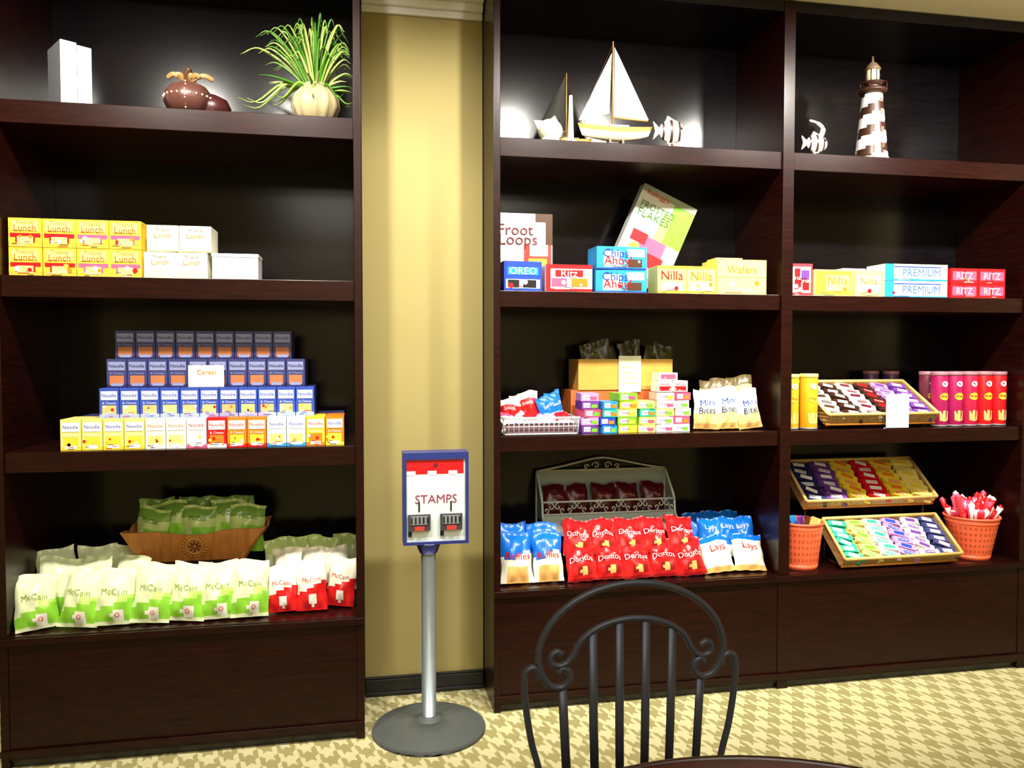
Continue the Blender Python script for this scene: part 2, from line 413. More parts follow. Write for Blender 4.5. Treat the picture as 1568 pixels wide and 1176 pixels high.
mb.box(bx0, bx1, by0, by1, z0, z0+.01, BASK)
cxx, cz = -.69, .760
def fy(z): return 3.535+DY-(z-z0)/(z1-z0)*.035-.004
GD = M((215, 170, 80))
mb.tube([(cxx+.034*math.cos(a), fy(cz+.034*math.sin(a)), cz+.034*math.sin(a)) for a in [2*PI*k/24 for k in range(24)]], .0025, GD, 6, closed=True)
for k in range(20):
    a = 2*PI*k/20; mb.tube([(cxx+r*math.cos(a), fy(cz+r*math.sin(a)), cz+r*math.sin(a)) for r in (.040, .050)], .0024, GD, 5)
for k in range(8):
    a = 2*PI*k/8; mb.tube([(cxx+r*math.cos(a), fy(cz+r*math.sin(a)), cz+r*math.sin(a)) for r in (.008, .024)], .0025, DBRN, 5)
mb.build("wooden_basket")
mb = MB()
for i, cx in enumerate((-.89, -.79, -.69, -.59, -.50)):
    bag(mb, cx, 3.50+.02*(i % 2), .711, .15, .20+.02*(i % 2), lambda u, v: (DKGR if (v > .76 and v < .93) else (BAGG if v < .55 and u > -.3 else PGR)), .12, random.uniform(-.5, .5), .03, [("McCain", .5, .74, .5, DGRN)], random.uniform(-.28, .28))
for i, cx in enumerate((-.87, -.76, -.63, -.52)):
    bag(mb, cx, 3.58, .711, .145, .225, lambda u, v: (DKGR if v > .7 else PGR), .05, random.uniform(-.5, .5), .02, (), random.uniform(-.25, .25))
mb.build("basket_chip_bags")

# ------------------------------------------------------------------ right unit : top shelf
zt = 2.481
def sailboat(name, bc, by, HW, S, sailm, hullm, jib=True, flip=1):
    mb = MB(); n = 16; vs = []; fs = []; ms = []
    for i in range(n+1):
        t = -1+2*i/n; wd = S*(.04*(1-abs(t)**2.3)+.001); kz = S*(.028+.03*t*t*(1.0 if t > 0 else .7)); top = S*(.085+.018*t*t)
        for k in range(9):
            a = PI*k/8; vs.append((bc+t*HW*(1.0-.12*math.sin(a)), by-wd*math.cos(a), zt+top-(top-kz)*math.sin(a)))
    for i in range(n):
        for k in range(8): fs.append((i*9+k, (i+1)*9+k, (i+1)*9+k+1, i*9+k+1)); ms.append(hullm if k not in (0, 7) else M((205, 165, 90)))
    mb.add(vs, fs, ms, True)
    vs = []; fs = []
    for i in range(n+1): vs += [(Vector(mb.v[i*9])), Vector(mb.v[i*9+8])]
    for i in range(n): fs.append((2*i, 2*i+2, 2*i+3, 2*i+1))
    mb.add(vs, fs, M((190, 140, 70)))
    mb.box(bc-.03*S, bc+.06*S, by-.015*S, by+.015*S, zt+.08*S, zt+.10*S, hullm)
    mb.box(bc-.05*S, bc+.05*S, by-.03*S, by+.03*S, zt, zt+.012, BRN); mb.box(bc-.035*S, bc-.025*S, by-.02*S, by+.02*S, zt+.01, zt+.05*S, BRN); mb.box(bc+.025*S, bc+.035*S, by-.02*S, by+.02*S, zt+.01, zt+.05*S, BRN)
    TN = M((170, 135, 80))
    mx = bc-.012*S; mb.tube([(mx, by, zt+.08*S), (mx, by, zt+.47*S)], [.005*S, .003*S], TN)
    mb.tube([(mx, by, zt+.135*S), (mx+.16*S*flip, by-.01, zt+.125*S)], .004*S, TN)
    mb.tube([(mx, by, zt+.46*S), (bc+HW*.97, by, zt+.10*S)], .0012, BRN, 4); mb.tube([(mx, by, zt+.46*S), (bc-HW*.97, by, zt+.10*S)], .0012, BRN, 4)
    def sail(A, B, C, bul):
        A, B, C = map(Vector, (A, B, C)); N = 10; vs = []; fs = []; idx = {}
        for i in range(N+1):
            for j in range(N+1-i):
                a = i/N; b = j/N; p = A*(1-a-b)+B*a+C*b; p.y -= bul*27*(1-a-b)*a*b; idx[i, j] = len(vs); vs.append(p)
        for i in range(N):
            for j in range(N-i):
                fs.append((idx[i, j], idx[i+1, j], idx[i, j+1]))
                if i+j < N-1: fs.append((idx[i+1, j], idx[i+1, j+1], idx[i, j+1]))
        mb.add(vs, fs, sailm, True)
    f = flip
    sail((mx+.006*f, by, zt+.45*S), (mx+.165*S*f, by-.01, zt+.13*S), (mx+.006*f, by, zt+.14*S), .02*S)
    if jib: sail((mx-.006*f, by, zt+.42*S), (bc-.17*S*f, by, zt+.115*S), (mx-.02*S*f, by-.01, zt+.15*S), .015*S)
    mb.build(name)
sailboat("model_sailboat", 1.12, 3.40, .175, 1.0, M((255, 253, 242), .8), M((250, 240, 205), .35))
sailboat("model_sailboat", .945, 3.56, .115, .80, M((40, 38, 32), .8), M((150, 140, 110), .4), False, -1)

def ell(mb, c, r, mat, nu=20, nv=12):
    vs = []; fs = []; ms = []
    for i in range(nv+1):
        th = PI*i/nv
        for k in range(nu):
            a = 2*PI*k/nu; vs.append((c[0]+r[0]*math.cos(th), c[1]+r[1]*math.sin(th)*math.cos(a), c[2]+r[2]*math.sin(th)*math.sin(a)))
    for i in range(nv):
        for k in range(nu): fs.append((i*nu+k, i*nu+(k+1) % nu, (i+1)*nu+(k+1) % nu, (i+1)*nu+k)); ms.append(mat(i) if callable(mat) else mat)
    mb.add(vs, fs, ms, True)
def plate(mb, pts, y, th, mat):
    n = len(pts); vs = [(x, y-th/2, z) for x, z in pts]+[(x, y+th/2, z) for x, z in pts]
    mb.add(vs, [tuple(range(n)), tuple(range(2*n-1, n-1, -1))]+[(i, (i+1) % n, n+(i+1) % n, n+i)[::-1] for i in range(n)], mat)
def fish(name, cx, cy, z, L, H, hook=False):
    mb = MB()
    ell(mb, (cx, cy, z+H*.55+.01), (L*.36, .022, H*.42), lambda i: DBRN if i % 3 == 1 else CREAM, 18, 14)
    tx = cx-L*.34; cz = z+H*.55+.01
    plate(mb, [(tx+.01, cz), (tx-L*.18, cz+H*.32), (tx-L*.12, cz), (tx-L*.18, cz-H*.32)], cy, .008, CREAM)
    plate(mb, [(cx-L*.2, cz+H*.3), (cx-L*.12, cz+H*.55), (cx+L*.15, cz+H*.34)], cy, .006, CREAM)
    plate(mb, [(cx-L*.2, cz-H*.3), (cx-L*.05, cz-H*.56), (cx+L*.12, cz-H*.36)], cy, .006, CREAM)
    ell(mb, (cx+L*.24, cy-.015, cz+.012), (.006, .006, .006), BLK, 8, 6)
    if hook: mb.tube(spline([(cx+.02, cy, cz+H*.3), (cx+.03, cy, cz+H*.7), (cx, cy, cz+H*.95), (cx-.04, cy, cz+H*1.05)]), [.012]*8+[.009]*8+[.006]*8+[.002], CREAM)
    mb.lathe([(.02, 0), (.02, .008), (.006, .012), (.006, H*.2)], (cx, cy, z), BRN, 14)
    mb.build(name)
fish("fish_figurine", 1.375, 3.37, zt, .17, .125)
fish("fish_figurine", 2.10, 3.38, zt, .15, .10, True)
mb = MB()
ell(mb, (.81, 3.36, zt+.05), (.055, .045, .05), lambda i: CREAM if i % 2 else M((240, 228, 190)), 18, 12)
plate(mb, [(.76, zt+.04), (.735, zt+.09), (.79, zt+.09)], 3.36, .01, CREAM); plate(mb, [(.80, zt+.09), (.83, zt+.115), (.85, zt+.08)], 3.36, .01, CREAM)
mb.lathe([(.045, 0), (.04, .012), (.01, .02)], (.81, 3.36, zt), CREAM, 20)
mb.tube([(.905, 3.37, zt), (.905, 3.37, zt+.21)], [.016, .008], CREAM); mb.lathe([(.03, 0), (.03, .01), (.015, .02)], (.905, 3.37, zt), CREAM, 16)
mb.box(.80, .905, 3.355, 3.375, zt, zt+.01, CREAM)
mb.build("shell_figurine")
# lighthouse
mb = MB(); lc = (2.40, 3.40, zt); prof = [(.078, 0), (.078, .01)]+[(.074-.028*k/24, .012+.30*k/24) for k in range(25)]
def lm(i, k):
    if i < 2: return CREAM
    return WHITE if (((i-2)/24*3.0)-k/32*1.0+.2) % 1.0 < .56 else DBRN
mb.lathe(prof, lc, lm, 32)
mb.lathe([(.046, .312), (.066, .325), (.068, .335), (.04, .336), (.036, .36), (.05, .365), (.05, .372), (.03, .373)], lc, DBRN, 24)
mb.lathe([(.030, .373), (.030, .43)], lc, M((255, 240, 190)), 16)
for k in range(8):
    a = 2*PI*k/8; mb.tube([(lc[0]+.031*math.cos(a), lc[1]+.031*math.sin(a), zt+.373), (lc[0]+.031*math.cos(a), lc[1]+.031*math.sin(a), zt+.43)], .002, DBRN, 5)
    mb.tube([(lc[0]+.064*math.cos(a), lc[1]+.064*math.sin(a), zt+.335), (lc[0]+.064*math.cos(a), lc[1]+.064*math.sin(a), zt+.362)], .002, DBRN, 5)
mb.tube([(lc[0]+.064*math.cos(2*PI*k/24), lc[1]+.064*math.sin(2*PI*k/24), zt+.362) for k in range(24)], .0022, DBRN, 5, closed=True)
mb.lathe([(.038, .43), (.034, .44), (.02, .46), (.006, .47), (.004, .495), (0, .497)], lc, M((120, 100, 75)), 20)
for zz in (.05, .13, .21, .27): mb.box(lc[0]+.005, lc[0]+.020, lc[1]-.076+.1*zz, lc[1]-.04, zt+zz, zt+zz+.02, BRN)
mb.build("lighthouse_model")

# ------------------------------------------------------------------ right unit shelf 2
zs = 1.831
mb = MB()
pbox(mb, .60, .17, 3.35, .12, zs, .13, BLUE, [(.05, .1, .95, .4, WHITE), (.1, .12, .4, .38, BLK), (.5, .12, .85, .38, BLK), (.1, .55, .9, .8, SKY)], [("OREO", .5, .68, .7, WHITE)], yaw=.05)
pbox(mb, .79, .21, 3.35, .12, zs, .12, WHITE, [(.0, .0, 1, .12, RED), (.0, .85, 1, 1, RED), (.0, .12, .1, .85, RED), (.12, .2, .45, .5, PINK), (.55, .2, .9, .5, ORG), (.2, .56, .8, .8, RED)], [("Ritz", .5, .68, .35, WHITE)])
for r in range(2): pbox(mb, 1.015, .235, 3.34, .13, zs+r*.103, .10, SKY, [(.14, .1, .5, .8, WHITE), (.62, .1, .9, .45, BRN), (0, 0, 1, .06, BLUE), (.6, .55, .95, .9, WHITE)], [("Chips", .38, .66, .5, BLUE), ("Ahoy!", .42, .34, .55, RED)], yaw=.02*(r*2-1))
for x in (1.305, 1.447): pbox(mb, x, .138, 3.35, .12, zs, .125, YELL, [(.0, .0, 1, .1, YEL), (.15, .12, .85, .4, CREAM), (.0, .9, 1, 1, YEL)], [("Nilla", .5, .66, .75, RED if x < 1.4 else OCH)])
pbox(mb, 1.59, .245, 3.35, .16, zs, .16, M((255, 232, 110)), [(.02, .03, .98, .97, YELL), (0, .48, 1, .5, OCH)], [("Wafers", .5, .72, .6, OCH)])
pbox(mb, 1.61, .13, 3.40, .10, zs+.161, .012, YELL, fine=False)
mb.build("cookie_box_row")
mb = MB()
pbox(mb, .60, .27, 3.56, .07, zs, .375, M((225, 225, 215)), [(.0, .0, 1, .12, RED), (.0, .2, .45, .55, M((250, 190, 190))), (.5, .15, .98, .62, M((200, 60, 50))), (.58, .2, .9, .45, YEL), (.6, .48, .92, .62, M((240, 235, 220))), (.88, .62, 1, 1, BRN), (.7, .9, 1, 1, BRN)], [("Froot", .36, .80, .6, MAR), ("Loops", .40, .66, .66, MAR)])
mb.build("cereal_box")
mb = MB()
ang = math.atan2(.119, .268)
T = Matrix.Translation((1.325, 3.57, 2.371)) @ Matrix.Rotation(ang, 4, 'Y') @ Matrix.Translation((0, 0, -.45))
pbox(mb, 0, .29, 0, .065, 0, .45, M((225, 225, 215)), [(.0, .0, 1, .10, GREY), (.62, .50, 1, .97, GRN), (.50, .45, .66, .80, M((170, 215, 110))), (.10, .25, .9, .50, CREAM), (.3, .33, .75, .50, PINK), (.35, .2, .8, .34, RED), (.12, .4, .4, .52, RED), (0, .93, 1, 1, M((150, 160, 140)))],
     [("Kellogg's", .3, .93, .4, RED), ("FROSTED", .38, .80, .62, DGRN), ("FLAKES", .36, .71, .58, DGRN)], X=T)
mb.build("cereal_box")
mb = MB()
pbox(mb, 1.96, .115, 3.36, .12, zs, .15, M((200, 60, 70)), [(.08, .1, .92, .9, CREAM), (.2, .2, .5, .5, RED), (.5, .5, .85, .8, PURP), (.2, .6, .45, .85, RED), (.55, .18, .85, .42, RED)], [("Pop", .5, .5, .5, MAR)])
pbox(mb, 2.085, .20, 3.36, .12, zs, .125, YELL, [(.04, .05, .96, .95, YEL), (.3, .2, .9, .8, YELL)], [("Nilla", .6, .6, .5, OCH)])
pbox(mb, 2.295, .15, 3.36, .12, zs, .125, YELL, [(.1, .2, .9, .8, CREAM)], [("Nilla", .5, .6, .6, OCH)])
for r in range(2):
    pbox(mb, 2.455, .34, 3.36, .14, zs+r*.081, .079, WHITE, [(0, 0, .14, 1, SKY), (.14, 0, 1, .1, SKY), (.14, .8, .9, .86, BLUE)], [("PREMIUM", .58, .5, .6, M((80, 120, 160)))], yaw=.0)
    for c2 in range(2): pbox(mb, 2.815+c2*.155, .15, 3.36, .14, zs+r*.074, .072, RED, [(.06, .2, .46, .8, PINK), (.54, .2, .94, .8, PINK)], [("RITZ", .5, .5, .6, WHITE)])
pbox(mb, 2.32, .13, 3.50, .1, zs, .15, WHITE, [(0, 0, 1, .2, SKY)])
mb.build("cracker_box_row")

# ------------------------------------------------------------------ right unit shelf 3
zs = 1.204
mb = MB()   # wire basket
WIRE = M((200, 200, 206), .3)
x0, x1, y0, y1, h = .60, .935, 3.335, 3.50, .075
def ring(z, e, r):
    mb.tube([(x0-e, y0-e, zs+z), (x1+e, y0-e, zs+z), (x1+e, y1+e, zs+z), (x0-e, y1+e, zs+z)], r, WIRE, 8, closed=True)
ring(.005, -.006, .003); ring(h*.5, 0, .002); ring(h, .004, .005)
for k in range(16):
    x = x0+(x1-x0)*k/15; mb.tube([(x, y0-.004, zs+h), (x, y0+.006, zs+.003), (x, y1-.006, zs+.003), (x, y1+.004, zs+h)], .0022, WIRE, 5)
for k in range(9):
    y = y0+(y1-y0)*k/8; mb.tube([(x0-.004, y, zs+h), (x0+.006, y, zs+.003), (x1-.006, y, zs+.003), (x1+.004, y, zs+h)], .0018, WIRE, 5)
# small packets lying in layers inside the basket
for r in range(2):
    for i in range(6):
        f = [(lambda u, v: RED if abs(v-.5) < .3 else WHITE), (lambda u, v: PINK if v > .5 else WHITE), (lambda u, v: M((170, 190, 230), .24))][(i+r) % 3]
        bag(mb, .64+i*.05, 3.372+r*.01, zs+.010+r*.035, .085, .09, f, 1.0, random.uniform(-.4, .4), .014)
mb.box(x0+.012, x1-.012, y0+.012, y0+.02, zs+.006, zs+.05, M((120, 90, 100)))
for i in range(6):
    f = (lambda u, v: BAGR if .2 < v < .8 else BAGW) if i < 3 else (lambda u, v: BAGB if v > .45 else M((170, 190, 230), .24))
    bag(mb, .645+i*.048, 3.44+.02*(i % 2), zs+.012, .09, .14+.018*(i % 3), f, .15, random.uniform(-.5, .5), .02, [("Snack", .5, .7, .6, WHITE)], random.uniform(-.22, .22))
mb.build("wire_basket_with_snacks")
mb = MB()   # cardboard tray display
mb.box(.955, 1.47, 3.54, 3.72, zs, 1.39, M((200, 105, 55)))
mb.box(.99, 1.455, 3.535, 3.545, 1.391, 1.535, CARD); mb.box(.99, 1.0, 3.545, 3.70, 1.391, 1.535, CARD); mb.box(1.445, 1.455, 3.545, 3.70, 1.391, 1.535, CARD); mb.box(.99, 1.455, 3.70, 3.71, 1.391, 1.535, CARD)
for i in range(8):
    bag(mb, 1.04+i*.052, 3.60+.03*(i % 2), 1.395, .11, .20+.03*((i*7) % 3)/2, lambda u, v: M((72, 70, 40), .3) if v > .5 else OCH, .05, random.uniform(-.5, .5), .018, [("Bar", .5, .82, .3, M((150, 150, 70)))], random.uniform(-.3, .3))
mb.box(1.185, 1.295, 3.529, 3.533, 1.38, 1.55, PAPER)
for k in range(4): mb.quad(1.20, 1.28-.01*k, 3.528, 1.42+.025*k, 1.424+.025*k, TOFF)
mb.build("cardboard_snack_display")
mb = MB()   # small packs
def stack(x, w, y, n, h, cs, yaw=0):
    for k in range(n):
        c = cs[k % len(cs)]
        pbox(mb, x+random.uniform(-.006, .006), w, y, .11, zs+k*h, h-.002, c, [(.1, .2, .5, .8, WHITE), (.55, .15, .9, .6, random.choice([YEL, PINK, ORG, GRN]))], [("snax", .4, .5, .4, PURP)], yaw=yaw+random.uniform(-.14, .14), fine=False)
stack(.965, .08, 3.38, 5, .036, [PURP, LILAC, PINK]); stack(1.05, .07, 3.36, 4, .036, [SKY, BLUE, TEAL, SKY]); stack(1.13, .09, 3.37, 5, .036, [YEL, GRN, YELL])
stack(1.225, .08, 3.37, 4, .036, [YELL, M((220, 230, 100)), TEAL]); stack(1.315, .085, 3.38, 5, .036, [WHITE, M((250, 200, 210)), YELL]); stack(1.405, .075, 3.38, 5, .036, [WHITE, PINK, CREAM])
for k, (x, c) in enumerate(((1.325, PINK), (1.40, WHITE))):
    pbox(mb, x, .07, 3.39, .09, zs+.182, .05, WHITE, [(.1, .1, .9, .5, RED)], [("mini", .5, .7, .6, RED)])
pbox(mb, 1.33, .09, 3.39, .09, zs+.234, .035, WHITE, [(.1, .2, .9, .8, PINK)])
mb.build("fruit_snack_box_stack")
mb = MB()
YB = M((250, 225, 150), .24)
def wb2(u, v): return BAGP if v > .35 else (YB if v > .15 else BAGO)
for i, cx in enumerate((1.56, 1.67, 1.785)):
    bag(mb, cx, 3.385, zs+.008, .12, .185+.012*(i % 2), wb2, .2, random.uniform(-.3, .3), .034, [("Mini", .5, .65, .6, BLUE), ("Bites", .5, .45, .66, NAVY)], random.uniform(-.12, .12))
for i, cx in enumerate((1.61, 1.70, 1.785)):
    bag(mb, cx, 3.46, zs+.012, .12, .22+.01*i, lambda u, v: M((110, 95, 60), .3) if v > .8 else YB, .1, random.uniform(-.4, .4), .022, (), random.uniform(-.15, .15))
mb.build("cookie_bag_row")

def can(mb, cx, cy, z, r, h, col, lid):
    mb.lathe([(r*.97, 0), (r, .004), (r, h-.02), (r*.98, h-.018)], (cx, cy, z), lambda i, k: col, 28)
    mb.lathe([(r*1.03, h-.018), (r*1.04, h-.012), (r*1.04, h-.002), (r*.98, h)], (cx, cy, z), lid, 28)
    mb.lathe([(r*1.005, .0), (r*1.005, .008)], (cx, cy, z), GREY, 28)
    def cyl(x, zz, o=.0015):
        a = -PI/2+x/r; return (cx+(r+o)*math.cos(a), cy+(r+o)*math.sin(a), z+zz)
    N = 16
    vs = [cyl(0, h*.55)]+[cyl(.024*math.cos(2*PI*k/N), h*.55+.018*math.sin(2*PI*k/N)) for k in range(N)]
    mb.add(vs, [(0, 1+k, 1+(k+1) % N) for k in range(N)], YEL if col != YEL else RED)
    mb.text("Chips", lambda a, b: cyl(a*.042, h*.55+b*.042, .003), DBRN)
    vs = [cyl(-.022, .03), cyl(0, .025), cyl(.022, .03), cyl(.024, .075), cyl(0, .08), cyl(-.024, .075)]
    mb.add(vs, [(0, 1, 4, 5), (1, 2, 3, 4)], TOFF)
    vs = [cyl(.016*math.cos(2*PI*k/N), h*.78+.014*math.sin(2*PI*k/N), .002) for k in range(N)]
    mb.add(vs, [tuple(range(N))], WHITE)
mb = MB()
CY = M((240, 170, 30))
can(mb, 1.995, 3.40, zs, .037, .26, CY, YELL); can(mb, 2.082, 3.39, zs, .041, .262, CY, YELL)
mb.build("chip_can_group")
mb = MB()
LIDM = M((170, 120, 130))
for i, (x, c) in enumerate(((2.795, MAG), (2.878, MAG), (2.961, M((190, 25, 70))), (3.044, RED), (3.127, RED))): can(mb, x, 3.40, zs, .039, .268, c, LIDM)
for i, (x, c) in enumerate(((2.80, M((110, 40, 60))), (2.885, MAG), (2.97, MAG), (3.055, RED), (3.137, RED))): can(mb, x, 3.49, zs, .039, .268, c, LIDM)
can(mb, 2.72, 3.66, zs, .039, .268, M((90, 50, 110)), LIDM); can(mb, 2.63, 3.70, zs, .039, .268, M((90, 50, 110)), LIDM)
mb.build("chip_can_group")

# tilted wicker tray with candy
def tray(name, x0, x1, yF, zF, yB, zB, wall, rows, zsup, tcols):
    mb = MB(); L = math.hypot(yB-yF, zB-zF); ang = math.atan2(zB-zF, yB-yF); W = x1-x0
    T = Matrix.Translation((x0, yF, zF)) @ Matrix.Rotation(ang, 4, 'X')
    t = .008
    mb.box(0, W, 0, L, 0, t, WICK, T)
    mb.box(0, W, 0, t, t, wall, WICK, T); mb.box(0, W, L-t, L, t, wall, WICK, T); mb.box(0, t, t, L-t, t, wall, WICK, T); mb.box(W-t, W, t, L-t, t, wall, WICK, T)
    rim = [T @ Vector(p) for p in ((0, 0, wall), (W, 0, wall), (W, L, wall), (0, L, wall))]
    for a, b in zip(rim, rim[1:]+rim[:1]): mb.tube([a, b], .008, TOFF, 8)
    low = [T @ Vector(p) for p in ((0, 0, .004), (W, 0, .004))]; mb.tube(low, .007, OCH, 8)
    for x in (x0+.03, x1-.03):
        mb.tube([(x, yB-.02, zB-.005), (x, yB-.005, zsup+.006)], .006, BRN); mb.tube([(x, yF+.03, zF+.01), (x, yF+.03, zsup+.006)], .006, BRN)
        mb.tube([(x, yB-.005, zsup+.006), (x, yF+.03, zsup+.006)], .006, BRN)
    nc = len(tcols)
    for c in range(nc):
        cw = (W-2*t)/nc
        for r in range(rows*2):
            for q in range(2):
                bl = cw*1.0; bh = (L-2*t)/rows*.42
                TT = T @ Matrix.Translation((t+cw*(c+.5)+random.uniform(-.008, .008), t+(L-2*t)*(r+.5)/rows/2, t+.014+q*.02+.004*(r % 2))) @ Matrix.Rotation(random.uniform(-.22, .22)-.35, 4, 'Z') @ Matrix.Rotation(random.uniform(-.1, .1), 4, 'Y')
                col, c2 = tcols[c]
                bl = min(bl, cw*.88)
                mb.box(-bl/2, bl/2, -bh/2, bh/2, -.008, .008, col, TT)
                mb.box(-bl*.28, bl*.28, -bh*.3, bh*.3, .0082, .009, c2, TT)
                if q == 1 and r % 2 == 0:
                    vs, fs = text_mesh("Candy"); mb.add([TT @ Vector((a*bl*.5, b*bl*.5, .0098)) for a, b in vs], fs, WHITE if c2 != WHITE else col)
                for s in (-1, 1):
                    mb.box(min(s*bl/2, s*bl*.56), max(s*bl/2, s*bl*.56), -bh*.55, bh*.55, -.002, .002, col, TT)
    return mb.build(name)
tray("wicker_candy_tray", 2.15, 2.735, 3.36, 1.222, 3.62, 1.37, .06, 3, zs, [(CREAM, BRN), (DBRN, WHITE), (WHITE, MAR), (DBRN, RED), (LILAC, PURP), (PURP, WHITE)])
mb = MB(); mb.box(2.445, 2.565, 3.318, 3.322, zs, zs+.165, WHITE); mb.box(2.445, 2.565, 3.318, 3.338, zs, zs+.004, WHITE)
for k in range(3): mb.quad(2.462, 2.54, 3.3175, zs+.06+.03*k, zs+.064+.03*k, M((200, 200, 200)))
mb.build("price_card")

# ------------------------------------------------------------------ right unit bottom shelf
zb = .536
mb = MB()
def bw(u, v): return BAGB if v > .52+.1*math.sin(3*u) else (BAGO if v < .3 and abs(u) < .6 else BAGP)
bag(mb, .668, 3.37, zb+.008, .15, .225, bw, .34, .08, .04, [("Ruffles", .5, .52, .75, RED)], .03); bag(mb, .812, 3.37, zb+.008, .14, .22, bw, .34, -.08, .04, [("Ruffles", .5, .52, .75, RED)], -.03)
bag(mb, .675, 3.46, zb+.02, .15, .235, bw, .3, .15, .03); bag(mb, .80, 3.46, zb+.02, .14, .23, bw, .3, -.15, .03)
mb.build("potato_chip_bags")
mb = MB()
for i, cx in enumerate((1.635, 1.785)): bag(mb, cx, 3.37, zb+.008, .155, .175, lambda u, v: BAGB if v > .8 else (BAGP if v > .15 else BAGO), .55, random.uniform(-.12, .12), .038, [("Lays", .5, .6, .5, RED)], random.uniform(-.05, .05))
for i, cx in enumerate((1.63, 1.715, 1.80)): bag(mb, cx, 3.45, zb+.06, .12, .19, lambda u, v: BAGB if v > .25 else BAGP, .5, random.uniform(-.25, .25), .034, [("Lays", .5, .7, .5, WHITE)], random.uniform(-.12, .12))
for i, cx in enumerate((1.62, 1.70, 1.78)): bag(mb, cx, 3.53, zb+.07, .12, .19, lambda u, v: BAGB, .4, random.uniform(-.2, .2), .034, (), random.uniform(-.12, .12))
mb.build("potato_chip_bags")
mb = MB()
DRR = M((150, 20, 25), .3)
def dor(u, v):
    if v > .93 or v < .06: return DRR
    if .10 < v < .34 and abs(u-.15) < .5: return BAGO if (u-.15)**2+((v-.22)*3)**2 < .07 else DRR
    if .42 < v < .62 and abs(u) < .85: return M((165, 10, 18), .24)
    return BAGR
for i in range(5):
    bag(mb, .965+i*.13, 3.350+.008*(i % 2), zb+.006, .142, .175, dor, .58, random.uniform(-.2, .2), .044, [("Doritos", .5, .52, .78, WHITE)], random.uniform(-.12, .12))
for i in range(5):
    bag(mb, .955+i*.127, 3.415, zb+.105, .138, .175, dor, .60, random.uniform(-.2, .2), .038, [("Doritos", .5, .52, .78, WHITE)], random.uniform(-.14, .14))
mb.build("tortilla_chip_bags")

# white scroll wire rack
mb = MB(); X0, X1 = .835, 1.50; XC = (X0+X1)/2
fr = .006
for x in (X0, X1):
    mb.tube([(x, 3.735, zb+.006), (x, 3.735, .985)], fr, RACKW); mb.tube(spline([(x, 3.735, .985), (x, 3.68, .93), (x, 3.615, .86), (x, 3.60, .79), (x, 3.56, .75), (x, 3.565, .72), (x, 3.575, zb+.006)], 5), fr, RACKW)
    mb.add([(x, 3.735, .772), (x, 3.605, .772), (x, 3.605, .85), (x, 3.68, .93), (x, 3.735, .985)], [(0, 1, 2, 3, 4)], M((165, 178, 176)))
mb.tube([(X0, 3.735, .985), (X1, 3.735, .985)], fr, RACKW)
mb.tube(spline([(X0, 3.735, .985), (X0+.12, 3.735, 1.005), (XC-.12, 3.735, 1.025), (XC, 3.735, 1.045), (XC+.12, 3.735, 1.025), (X1-.12, 3.735, 1.005), (X1, 3.735, .985)]), .005, RACKW)
def spiral(c, r0, turns, d, y, ph=0):
    return [(c[0]+d*r0*(1-t)*math.cos(ph+turns*2*PI*t), y, c[1]+r0*(1-t)*math.sin(ph+turns*2*PI*t)) for t in [k/24 for k in range(22)]]
for d in (-1, 1):
    mb.tube(spiral((XC+d*.03, 1.005), .02, 1.2, d, 3.735), .003, RACKW, 6); mb.tube(spiral((XC+d*.08, 1.0), .014, 1.2, -d, 3.735), .003, RACKW, 6)
mb.box(X0, X1, 3.605, 3.735, .765, .772, RACKW); mb.box(X0, X1, 3.737, 3.741, .78, .98, M((150, 165, 165)))
mb.box(X0, X1, 3.562, 3.60, .715, .722, RACKW); mb.box(X0, X1, 3.558, 3.562, .70, .765, RACKW); mb.box(X0, X1, 3.601, 3.604, .72, .79, M((185, 200, 195)))
for z in (.795, .855): mb.tube([(X0, 3.60, z), (X1, 3.60, z)], .005, RACKW)
for k in range(12):
    cx = X0+.03+(X1-X0-.06)*k/11; d = 1 if k % 2 else -1
    mb.tube(spiral((cx-d*.01, .832), .018, 1.1, d, 3.60, PI/2), .0028, RACKW, 6); mb.tube(spiral((cx+d*.012, .815), .014, 1.1, -d, 3.60, -PI/2), .0028, RACKW, 6)
mb.build("wire_display_rack")
mb = MB()
for i in range(5): bag(mb, .91+i*.125, 3.655, .775, .125, .155, lambda u, v: BAGM, .35, random.uniform(-.15, .15), .022, [("Doritos", .5, .6, .6, M((190, 130, 120)))], random.uniform(-.1, .1))
mb.build("spicy_chip_bags")

tray("wicker_candy_tray", 2.12, 2.84, 3.49, .80, 3.70, .97, .055, 3, zb, [(NAVY, WHITE), (PURP, WHITE), (YEL, ORG), (RED, WHITE), (YEL, ORG), (YELL, YEL)])
tray("wicker_candy_tray", 2.23, 2.86, 3.34, .545, 3.53, .70, .06, 3, zb, [(TEAL, WHITE), (YELL, GRN), (WHITE, TEAL), (LILAC, BLUE), (WHITE, PURP), (DKBL, WHITE)])
def bucket(mb, cx, cy, z, r0, r1, h):
    mb.lathe([(r0, 0), (r0+(r1-r0)*.12, h*.12)], (cx, cy, z), BUCK, 36)
    n = 11; prof = [(r0+(r1-r0)*(.12+.76*k/n), h*(.12+.76*k/n)) for k in range(n+1)]
    HO = M((195, 75, 42), .5)
    mb.lathe(prof, (cx, cy, z), lambda i, k: HO if (i % 2 == 1 and k % 2 == 0) else BUCK, 64, cap=False)
    mb.lathe([(r1*.985, h*.88), (r1, h), (r1*.96, h), (r0*.95, .01)], (cx, cy, z), BUCK, 36, cap=False)
    mb.tube([(cx+r1*math.cos(2*PI*k/28), cy+r1*math.sin(2*PI*k/28), z+h) for k in range(28)], .006, BUCK, 8, closed=True)
mb = MB(); bucket(mb, 2.06, 3.42, zb, .085, .108, .22)
